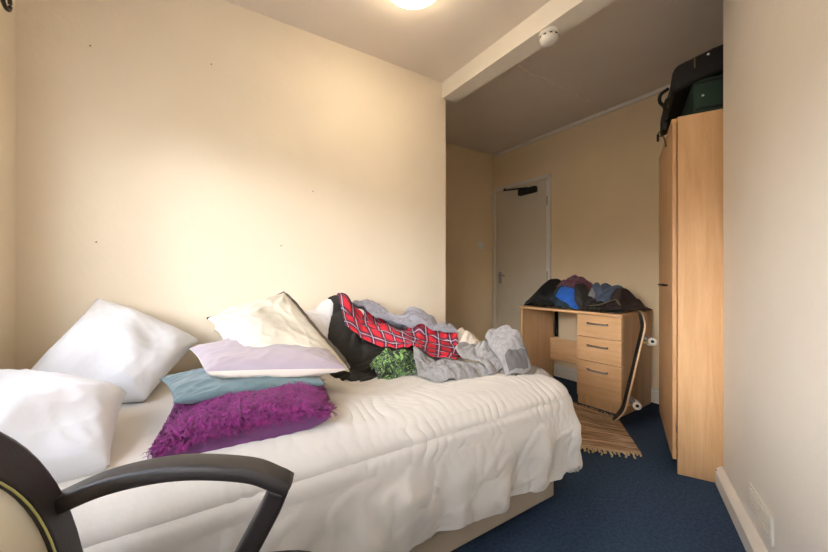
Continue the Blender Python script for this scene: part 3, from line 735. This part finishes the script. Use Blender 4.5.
def crumple(hf, quad, loft=.03, amp=.02, lam=.08, fold=0.0, nu=84, nv=72, seed=0, th=.006, vmax=VW-.014, umax=None, rough=.018, cross=.8, steps=5):
    """a garment thrown down: irregular outline, billowing folds, then a short cloth relaxation under gravity"""
    q = [np.array(c, float) for c in quad]
    a, b_ = np.meshgrid(np.linspace(0, 1, nu), np.linspace(0, 1, nv), indexing='ij')
    x, y = a*2-1, b_*2-1
    xs = x*np.sqrt(1-.22*y*y); ys = y*np.sqrt(1-.22*x*x); a2, b2 = (xs*1.05+1)/2, (ys*1.05+1)/2
    P2 = ((1-a2)*(1-b2))[..., None]*q[0]+(a2*(1-b2))[..., None]*q[1]+(a2*b2)[..., None]*q[2]+((1-a2)*b2)[..., None]*q[3]
    Lu = (np.linalg.norm(q[1]-q[0])+np.linalg.norm(q[2]-q[3]))/2; Lv = (np.linalg.norm(q[3]-q[0])+np.linalg.norm(q[2]-q[1]))/2
    G1 = Field(seed+100, 2.5, 7); G2 = Field(seed+200, 2.5, 7); Wp = Field(seed+300, 1.5, 4.5); Am = Field(seed+400, 2.5, 7)
    X = P2[..., 0]+rough*G1(P2[..., 0], P2[..., 1]); Y = P2[..., 1]+rough*G2(P2[..., 0], P2[..., 1])
    def bil(ang, l, k, sd):
        Wq = Field(sd, 2, 7)
        return np.abs(np.sin(PI/(l*.78)*(X*math.cos(ang)+Y*math.sin(ang))+k*Wq(X, Y)))**.8
    m1 = np.clip(.65+.45*Am(X, Y), .05, 1.4); m2 = np.clip(.55-.5*Am(X+5, Y), .05, 1.4)
    b1 = bil(fold, lam, .75, seed+11)*m1; b2_ = bil(fold+cross, lam*1.3, 1.3, seed+12)*m2; b3 = bil(fold-.4, lam*.45, 1.2, seed+13)
    h = amp*(np.maximum(b1, b2_*.65)*1.3+.35*b3)
    body = np.clip((1-np.abs(x)**2.6), 0, 1)**.5*np.clip((1-np.abs(y)**2.6), 0, 1)**.5
    rim = np.clip((1-np.abs(x)**12), 0, 1)**.5*np.clip((1-np.abs(y)**12), 0, 1)**.5
    Y = np.minimum(Y, vmax-.03*(1-rim))
    if umax: X = np.minimum(X, umax)
    P = np.stack([X, Y, hf.at(X, Y)+th+loft*body*(1+.25*Wp(X, Y))+h*(.5+.5*body)], -1)
    P = relax(P, hf, steps, th, vmax, umax)
    return P, np.stack([a*Lu*1.15, b_*Lv*1.3], -1)
def relax(G, hf, steps, th, vmax, umax):
    nu, nv = G.shape[:2]; P = G.reshape(-1, 3).copy(); Q = P.copy()
    idx = np.arange(nu*nv).reshape(nu, nv); groups = []
    def add(A, B, par, w, mode):
        for k in (0, 1):
            ia, ib = A[par == k].ravel(), B[par == k].ravel()
            L = np.linalg.norm(P[ia]-P[ib], axis=1)
            groups.append((ia, ib, L*(1.04 if mode == 0 else 1.0 if mode == 1 else .8), w, mode))
    I, J = np.indices((nu, nv))
    add(idx[:-1], idx[1:], I[:-1] % 2, 1, 0); add(idx[:, :-1], idx[:, 1:], J[:, :-1] % 2, 1, 0)
    add(idx[:-1, :-1], idx[1:, 1:], I[:-1, :-1] % 2, .4, 1); add(idx[:-1, 1:], idx[1:, :-1], I[:-1, 1:] % 2, .4, 1)
    add(idx[:-3], idx[3:], (I[:-3]//3) % 2, .5, 2); add(idx[:, :-3], idx[:, 3:], (J[:, :-3]//3) % 2, .5, 2)
    for it in range(steps):
        vel = (P-Q)*.9; Q = P.copy(); P = P+vel; P[:, 2] -= .0005
        for sub in range(4):
            for ia, ib, rest, w, mode in groups:
                d = P[ib]-P[ia]; L = np.linalg.norm(d, axis=1)+1e-9; e = (L-rest)/L*w
                if mode == 2: e = np.minimum(e, 0)
                c = d*(e*.5)[:, None]; P[ia] += c; P[ib] -= c
            hz = hf.at(P[:, 0], P[:, 1])+th; P[:, 2] = np.where((P[:, 2] < hz) & (P[:, 2] > hz-.2), hz, P[:, 2])
            P[:, 1] = np.minimum(P[:, 1], vmax)
            if umax: P[:, 0] = np.minimum(P[:, 0], umax)
        con = P[:, 2] < hf.at(P[:, 0], P[:, 1])+th+.004
        P[con, :2] = Q[con, :2]+(P[con, :2]-Q[con, :2])*.25; Q[con, 2] = P[con, 2]
    return P.reshape(nu, nv, 3)
def smooth_grid(P, k=1):
    for _ in range(k):
        R = P.copy(); R[1:-1, 1:-1] = P[1:-1, 1:-1]*.5+.125*(P[2:, 1:-1]+P[:-2, 1:-1]+P[1:-1, 2:]+P[1:-1, :-2]); P = R
    return P
def cut(P, uv, o, shape):
    """remove faces of the sheet outside a garment outline"""
    if not shape: return
    bm = bmesh.new(); bm.from_mesh(o.data); L = bm.loops.layers.uv.active
    U = uv[..., 0].max(); V = uv[..., 1].max(); kill = []
    for f in bm.faces:
        c = sum((l[L].uv for l in f.loops), Vector((0, 0)))/len(f.loops)
        if not shape(c.x/U, c.y/V): kill.append(f)
    bmesh.ops.delete(bm, geom=kill, context='FACES'); bm.to_mesh(o.data); bm.free()
def garment(name, label, cat, hf, quad, m, group=None, thick=.006, shape=None, sm=1, stampit=True, **k):
    P, uv = crumple(hf, quad, **k); P = smooth_grid(P, sm)
    if stampit: hf.stamp(P)
    org = (float(P[..., 0].mean()), float(P[..., 1].mean()), float(P[..., 2].min()))
    o = grid_obj(name, P, m, None, uv, org=org, loc=org, solid=thick, off=1)
    cut(P, uv, o, shape)
    w_ = o.modifiers.new('sub', 'SUBSURF'); w_.levels = 1; w_.render_levels = 1
    tag(o, label, cat, group)
    return o, P, uv, org
def patch(name, g, sel, m, lift=.002, thick=.008):
    o, P, uv, org = g; a, b_, c, d = sel
    nu, nv = P.shape[:2]; i0, i1, j0, j1 = int(a*(nu-1)), int(b_*(nu-1)), int(c*(nv-1)), int(d*(nv-1))
    S = P[i0:i1+1, j0:j1+1]; S = S+np.array((0, 0, lift*.3))
    q = grid_obj(name, S, m, o, uv[i0:i1+1, j0:j1+1], org=org, solid=thick, off=1)
    s = q.modifiers.new('sub', 'SUBSURF'); s.levels = 1; s.render_levels = 1
    return q

SEG = [((.18, 1.92, .25), (.80, 1.88, .21), .34), ((.80, 1.88, .21), (1.20, 1.66, .06), .36), ((1.20, 1.66, .06), (1.42, 1.46, .05), .22), ((1.18, 1.28, .01), (1.36, 1.22, .03), .16)]
def hump(U, V, segs):
    s = np.zeros_like(U)
    for a, b_, r in segs:
        dx, dy = b_[0]-a[0], b_[1]-a[1]; t = np.clip(((U-a[0])*dx+(V-a[1])*dy)/(dx*dx+dy*dy), 0, 1)
        d = np.hypot(U-a[0]-t*dx, V-a[1]-t*dy); h = a[2]+t*(b_[2]-a[2])
        s = np.maximum(s, np.where(d < r, h*(np.cos(PI*np.minimum(d/r, 1))*.5+.5)**.8, 0))
    return s
def bed_base(U, V):
    du = np.maximum(U-1.40, 0); dv = np.maximum(1.03-V, 0); d = np.hypot(du, dv)
    z = .566-np.where(d < .12, .12-np.sqrt(np.maximum(.0144-d*d, 0)), .12+(d-.12)*6)
    z = np.maximum(z, 0)
    return z+hump(U, V, SEG)*(d < .03)
bedf = HF(-.6, 1.9, .8, 2.1, bed_base)
def sleeve(name, hf, path, r, m, parent, n=8, flat=.62, seed=0, amp=.12, r1=None, lift=0.0):
    """a sleeve or trouser leg lying on what is below it, wrinkled across"""
    uvp = spline([(u, v, 0) for u, v in path], n); org = parent.location; N = len(uvp); S = 18
    r1 = r if r1 is None else r1; F = Field(seed, 5, 14); bm = bmesh.new(); R = []
    pts = []
    for i, p in enumerate(uvp):
        t = i/(N-1); rr = r+(r1-r)*t; z = float(hf.at(np.array([p.x]), np.array([p.y]))[0])
        pts.append(Vector((p.x, p.y, z+rr*flat*.8+lift)))
    for _ in range(3): pts = [pts[0]]+[(pts[k-1]+pts[k]*2+pts[k+1])/4 for k in range(1, N-1)]+[pts[-1]]
    for i, p in enumerate(pts):
        t = i/(N-1); rr = r+(r1-r)*t
        if i in (0, N-1): rr *= .80
        d = (pts[min(N-1, i+1)]-pts[max(0, i-1)]).normalized(); sd = d.cross(Vector((0, 0, 1))).normalized(); up = sd.cross(d)
        ring = []
        for k in range(S):
            a = 2*PI*k/S; w = 1+amp*float(F(i*.035+.02*math.sin(a*2), a*.11))+amp*.7*abs(math.sin(i*.9+1.5*math.sin(a+i*.2)))
            ring.append(bm.verts.new(p+(sd*math.cos(a)*rr*w+up*math.sin(a)*rr*w*flat)-org))
        R.append(ring)
    for A, B in zip(R, R[1:]):
        for k in range(S): bm.faces.new((A[k], A[(k+1) % S], B[(k+1) % S], B[k]))
    bm.faces.new(R[0][::-1]); bm.faces.new(R[-1])
    o = obj(name, bm, m, parent, smooth=True, sub=1)
    hf.stamp(np.array([[[(v.x, v.y, v.z+rr*flat*.8) for v in pts]]]).reshape(1, -1, 3).repeat(2, 0))
    return o
BG = 'clothes heaped on the bed'
g = garment('jeans', 'pale blue denim peeping out behind the tartan shirt on bed', 'jeans', bedf, [(.60, 2.04), (1.02, 2.04), (.92, 1.80), (.62, 1.84)], M['c_blue'], BG, seed=2, loft=.03)
g = garment('t_shirt', 'white crumpled t-shirt behind the cream piped cushion by the wall', 't-shirt', bedf, [(.08, 2.04), (.70, 2.04), (.72, 1.66), (.20, 1.68)], M['c_white'], BG, seed=3, loft=.06, amp=.024, fold=.9, lam=.09, nu=104)
g = garment('jacket', 'black cotton jacket under the tartan shirt beside the piped cushion', 'jacket', bedf, [(.66, 1.88), (1.02, 1.86), (1.02, 1.44), (.55, 1.45)], M['c_black'], BG, seed=4, loft=.03, amp=.026, lam=.10, fold=1.9, nu=90, nv=90)
g = garment('printed_top', 'bright green and black patterned top at front of the clothes heap', 'top', bedf, [(.72, 1.56), (.97, 1.52), (.96, 1.37), (.70, 1.42)], M['green'], BG, seed=5, loft=.012, amp=.022, lam=.06, fold=1.0, nu=70, nv=60)
g = garment('sweatpants', 'light grey sweatpants bunched at the front, below the tartan shirt', 'trousers', bedf, [(.96, 1.49), (1.20, 1.40), (1.16, 1.14), (.92, 1.28)], M['c_grey2'], BG, seed=6, loft=.035, amp=.030, lam=.075, fold=.5, nu=84, nv=90)
g = garment('cream_trousers', 'cream trousers folded at the right end of the tartan shirt', 'trousers', bedf, [(1.12, 1.84), (1.48, 1.60), (1.46, 1.42), (1.12, 1.55)], M['c_cream'], BG, seed=7, loft=.085, amp=.028, lam=.075, fold=2.1)
bedf.close(220)
tg = garment('tartan_shirt', 'red and navy tartan shirt lying across the clothes heap', 'shirt', bedf, [(.74, 1.98), (1.34, 1.62), (1.15, 1.345), (.66, 1.69)], M['tartan'], BG, seed=8, loft=.02, amp=.011, lam=.075, fold=1.05, nu=130, nv=66, rough=.006, cross=.4)
patch('care_label', tg, (.16, .22, .30, .46), M['tag'], thick=.009)
bedf.close(40)
hg = garment('hoodie', 'mid grey hooded sweatshirt draped along the top of the heap', 'sweatshirt', bedf, [(.76, 2.04), (1.32, 1.84), (1.31, 1.50), (.83, 1.80)], M['c_grey'], BG, seed=33, rough=.006, loft=.035, amp=.022, lam=.085, fold=1.15, nu=110, nv=74)
g = garment('knitted_top', 'taupe grey knitted top hanging over the foot corner of bed', 'top', bedf, [(1.24, 1.34), (1.54, 1.26), (1.50, 1.04), (1.22, 1.08)], M['c_grey3'], BG, seed=10, loft=.03, amp=.02, lam=.05, fold=1.9, cross=.3)
sg = garment('sweater', 'pale grey sweater with charcoal cuff folded near the bed foot', 'sweater', bedf, [(1.17, 1.47), (1.43, 1.38), (1.36, 1.12), (1.12, 1.17)], M['c_grey2'], BG, seed=11, loft=.05, amp=.026, lam=.07, fold=2.0, cross=.5, nu=84, nv=80)
sl_ = garment('sleeve', '', '', bedf, [(1.27, 1.32), (1.44, 1.30), (1.36, 1.07), (1.22, 1.10)], M['c_grey2'], None, seed=31, loft=.075, amp=.018, lam=.07, fold=.6, nu=50, nv=60, rough=.006)
def adopt(child, parent):
    for k in ('label', 'category'):
        if k in child: del child[k]
    child.location = child.location-parent.location; child.parent = parent
cf = patch('cuff', sl_, (.1, .9, .86, 1.0), M['c_greyd'], thick=.012)
adopt(sl_[0], sg[0])

# clothes on the desk
DSEG = [((3.0, 2.12, .16), (3.0, 1.86, .115), .28), ((3.0, 1.86, .115), (3.02, 1.55, .09), .26), ((3.02, 1.55, .09), (2.98, 1.42, .02), .20)]
def desk_base(U, V):
    du = np.maximum(np.maximum(DU-.012-U, U-DU-DD-.02), 0); dv = np.maximum(np.maximum(DV-.01-V, V-DV-DL-.02), 0); d = np.hypot(du, dv)
    return np.maximum(DT+.004-d*7, .0)+hump(U, V, DSEG)*(d < .01)
deskf = HF(2.4, 3.26, 1.1, 2.6, desk_base)
DG = 'clothes heaped on the desk'; UM = UF-.014
dk_ = dict(vmax=9, umax=UM)
g = garment('coat', 'black wool coat piled at the left end of the desk', 'coat', deskf, [(2.74, 2.31), (3.20, 2.305), (3.20, 1.76), (2.74, 1.76)], M['c_black2'], DG, seed=12, loft=.06, amp=.026, lam=.10, fold=.4, rough=.008, **dk_)
garment('leggings', 'dark teal leggings at the desk front edge below the black coat', 'leggings', deskf, [(2.73, 1.99), (2.90, 1.99), (2.90, 1.80), (2.73, 1.80)], M['c_navy'], DG, seed=13, loft=.015, amp=.014, lam=.06, fold=1.2, nu=50, nv=60, rough=.006, **dk_)
garment('blue_top', 'royal blue top on the desk front edge under the burgundy fleece', 'top', deskf, [(2.725, 1.92), (2.82, 1.92), (2.82, 1.72), (2.725, 1.72)], M['c_royal'], DG, seed=14, loft=.02, amp=.012, lam=.04, fold=.8, nu=40, nv=60, rough=.004, **dk_)
g = garment('fleece', 'burgundy fleece in the middle of the clothes on the desk', 'fleece', deskf, [(2.80, 1.98), (3.18, 1.94), (3.18, 1.62), (2.79, 1.66)], M['c_burg'], DG, seed=15, loft=.03, amp=.026, lam=.08, fold=1.3, rough=.008, **dk_)
garment('jogging_bottoms', 'black jogging bottoms spread along the desk front above the drawers', 'trousers', deskf, [(2.73, 1.76), (2.90, 1.78), (2.90, 1.40), (2.73, 1.40)], M['c_black'], DG, seed=16, loft=.02, amp=.016, lam=.05, fold=1.4, nu=60, nv=90, rough=.005, **dk_)
garment('sock', 'small pale grey sock between the burgundy fleece and slate jeans', 'sock', deskf, [(2.82, 1.68), (2.94, 1.69), (2.94, 1.64), (2.82, 1.62)], M['c_grey2'], DG, seed=17, loft=.02, amp=.01, lam=.04, nu=36, nv=24, rough=.004, **dk_)
garment('slate_jeans', 'slate blue jeans lying over the right half of desk heap', 'jeans', deskf, [(2.84, 1.68), (3.18, 1.70), (3.18, 1.40), (2.82, 1.44)], M['c_slate'], DG, seed=18, loft=.065, amp=.020, lam=.11, fold=1.0, rough=.006, **dk_)
g = garment('brown_cardigan', 'dark brown cardigan slumped over the right corner of the desk', 'cardigan', deskf, [(2.74, 1.50), (2.90, 1.47), (3.23, 1.335), (2.80, 1.365)], M['c_brown'], DG, seed=19, loft=.02, amp=.013, lam=.06, fold=1.3, rough=.005, **dk_)
bz = [(u, v, float(deskf.at(np.array([u]), np.array([v]))[0])+.006) for u, v in ((2.73, 1.62), (2.76, 1.55), (2.76, 1.49), (2.80, 1.44), (2.79, 1.40))]
bt = obj('belt', tube(spline(bz, 6), .012, 8, flat=.35), M['olive'], smooth=True)
tag(bt, 'olive webbing belt on the black trousers at the right of desk', 'belt')
hs = obj('cloth_strip', box(UF-.045, UF-.035, 2.235, 2.275, .42, .80), M['c_black2'], bevel=.004)
tag(hs, 'narrow black cloth strip hanging down behind the desk', 'cloth strip')

# ------------------------------------------------------------------ office chair
CH = thing('office_chair', 'black office chair with looped plastic arm, in the near left corner', 'chair', (-.043, .498, 0), math.radians(-20))
def arm(s):
    pts = spline([(-.245, .232*s, .668), (-.227, .231*s, .680), (-.149, .228*s, .709), (-.047, .225*s, .720), (.060, .225*s, .703), (.117, .225*s, .675)], 8)
    post = spline([(.114, .225*s, .668), (.098, .228*s, .63), (.072, .232*s, .58), (.046, .238*s, .53), (.030, .238*s, .49), (.01, .225*s, .46)], 8)
    def sect(pts, w, h):
        bm2 = bmesh.new(); R = []
        for i, p in enumerate(pts):
            a = pts[max(0, i-1)]; b_ = pts[min(len(pts)-1, i+1)]; t = (b_-a).normalized(); y = Vector((0, 1, 0)); y = (y-t*y.dot(t)).normalized(); n_ = t.cross(y)
            ring = []
            for k in range(20):
                an = 2*PI*k/20; ca, sa_ = math.cos(an), math.sin(an)
                ring.append(bm2.verts.new(p+y*math.copysign(abs(ca)**.4, ca)*w/2+n_*math.copysign(abs(sa_)**.4, sa_)*h/2))
            R.append(ring)
        for A_, B_ in zip(R, R[1:]):
            for k in range(20): bm2.faces.new((A_[k], A_[(k+1) % 20], B_[(k+1) % 20], B_[k]))
        bm2.faces.new(R[0][::-1]); bm2.faces.new(R[-1]); return bm2
    a1 = obj('armrest', sect(pts+[Vector((.129, .225*s, .666))], .050, .028), M['black_plastic'], CH, smooth=True)
    obj('arm_post', sect(post, .050, .036), M['black_plastic'], a1, smooth=True)
arm(1); arm(-1)
# seat cushion
bm = bmesh.new(); n = 20; vs = []
for k in range(48):
    a = 2*PI*k/48; ca, sa_ = math.cos(a), math.sin(a)
    vs.append((math.copysign(abs(ca)**.45, ca)*.235+.0, math.copysign(abs(sa_)**.45, sa_)*.262))
rings = []
for sc, z in ((.9, .435), (.985, .445), (1.0, .47), (.99, .505), (.96, .530), (.88, .543), (.5, .548), (.05, .546)):
    rings.append([bm.verts.new((x*sc, y*sc, z-.018*max(0, (x-.17)/.06)**2)) for x, y in vs])
for A_, B_ in zip(rings, rings[1:]):
    for k in range(48): bm.faces.new((A_[k], A_[(k+1) % 48], B_[(k+1) % 48], B_[k]))
bm.faces.new(rings[0][::-1]); bm.faces.new(rings[-1])
obj('seat', bm, M['c_black'], CH, smooth=True)
# back: rounded frame with a cream mesh insert
def backpt(a, sx, sz):      # near ellipse in the back plane
    ca, sa_ = math.cos(a), math.sin(a)
    y = math.copysign(abs(ca)**.93, ca)*sx; z = math.copysign(abs(sa_)**.93, sa_)*sz
    return Vector((-.222-.20*(z-.005), y, .595+z))
outer = [backpt(2*PI*k/64,   .242, .30) for k in range(64)]; inner = [backpt(2*PI*k/64, .192, .235) for k in range(64)]
bm = bmesh.new(); off = Vector((.024, 0, 0))
R = [[bm.verts.new(p) for p in L] for L in (outer, [p+off*1.0 for p in outer], [p+off for p in inner], inner)]
for q in range(4):
    A_, B_ = R[q], R[(q+1) % 4]
    for k in range(64): bm.faces.new((A_[k], A_[(k+1) % 64], B_[(k+1) % 64], B_[k]))
bf = obj('back_frame', bm, M['black_plastic'], CH, bevel=.007, seg=3)
ins = [p+off*.5 for p in inner]; bm = bmesh.new(); c0 = bm.verts.new(sum(ins, Vector())/64-Vector((.02, 0, 0))); iv = [bm.verts.new(p) for p in ins]
for k in range(64): bm.faces.new((c0, iv[k], iv[(k+1) % 64]))
obj('back_mesh', bm, M['glow_cream'], CH, smooth=True, solid=.004)
obj('edge_trim', tube([p+off*.9 for p in [backpt(2*PI*k/64, .193, .236) for k in range(64)]], .0016, 6, closed=True), M['lime'], CH, smooth=True)
obj('back_bracket', tube([(-.02, 0, .42), (-.12, 0, .40), (-.175, 0, .37), (-.185, 0, .345)], .022, 10, flat=.5), M['black_plastic'], CH, smooth=True)
obj('gas_lift', cyl((0, 0, .10), (0, 0, .436), .025, seg=20), M['dark_metal'], CH, smooth=True)
for k in range(5):
    a = 2*PI*k/5+.3; c_, s_ = math.cos(a), math.sin(a)
    lg = obj('base_arm', tube([(0, 0, .105), (c_*.12, s_*.12, .10), (c_*.27, s_*.27, .07)], [.03, .024, .016], 10), M['black_plastic'], CH, smooth=True)
    obj('castor', cyl((c_*.27-s_*.02, s_*.27+c_*.02, .028), (c_*.27+s_*.02, s_*.27-c_*.02, .028), .028, seg=18), M['black_rubber'], lg, smooth=True)

# ------------------------------------------------------------------ light
w = bpy.data.worlds.new('sky'); C.world = w; w.use_nodes = True; nt = w.node_tree
bg = nt.nodes['Background']
tcn = nt.nodes.new('ShaderNodeTexCoord'); sp = nt.nodes.new('ShaderNodeSeparateXYZ'); nt.links.new(tcn.outputs['Generated'], sp.inputs[0])
rp = nt.nodes.new('ShaderNodeValToRGB'); nt.links.new(sp.outputs[2], rp.inputs[0])
e = rp.color_ramp.elements; e[0].position = .0; e[0].color = (.05, .045, .04, 1); e[1].position = 1.0; e[1].color = (.12, .14, .18, 1)
for p_, c_ in ((.10, (.05, .047, .043)), (.16, (.96, .97, 1.0)), (.26, (.96, .97, 1.0)), (.36, (.17, .19, .22))):
    x = e.new(p_); x.color = (*c_, 1)
nt.links.new(rp.outputs[0], bg.inputs['Color']); bg.inputs['Strength'].default_value = 28.0
sn = bpy.data.lights.new('low_hazy_sun', 'SUN'); sn.energy = 35.0; sn.angle = math.radians(15); sn.color = (.96, .98, 1)
so = bpy.data.objects.new('low_hazy_sun', sn); COL.objects.link(so)
so.rotation_euler = Vector((.69, .71, -.165)).to_track_quat('-Z', 'Y').to_euler()
pl = bpy.data.lights.new('window_portal', 'AREA'); pl.shape = 'RECTANGLE'; pl.size = Z1-Z0; pl.size_y = W1-W0
pl.cycles.is_portal = True
po = bpy.data.objects.new('window_portal', pl); COL.objects.link(po); po.location = (UL-.16, (W0+W1)/2, (Z0+Z1)/2)
po.rotation_euler = (0, -PI/2, 0)

# ------------------------------------------------------------------ camera
cam = bpy.data.cameras.new('camera'); co = bpy.data.objects.new('camera', cam); COL.objects.link(co)
cam.sensor_width = 36; cam.lens = 36*350/828; cam.clip_start = .02
co.location = (0, 0, 1.05)
A_ = math.radians(57.14)
co.rotation_euler = (PI/2, 0, A_-PI/2)
C.camera = co
C.view_settings.view_transform = 'Standard'; C.view_settings.look = 'None'; C.view_settings.gamma = 1; C.view_settings.exposure = 0.38
C.view_settings.use_curve_mapping = False
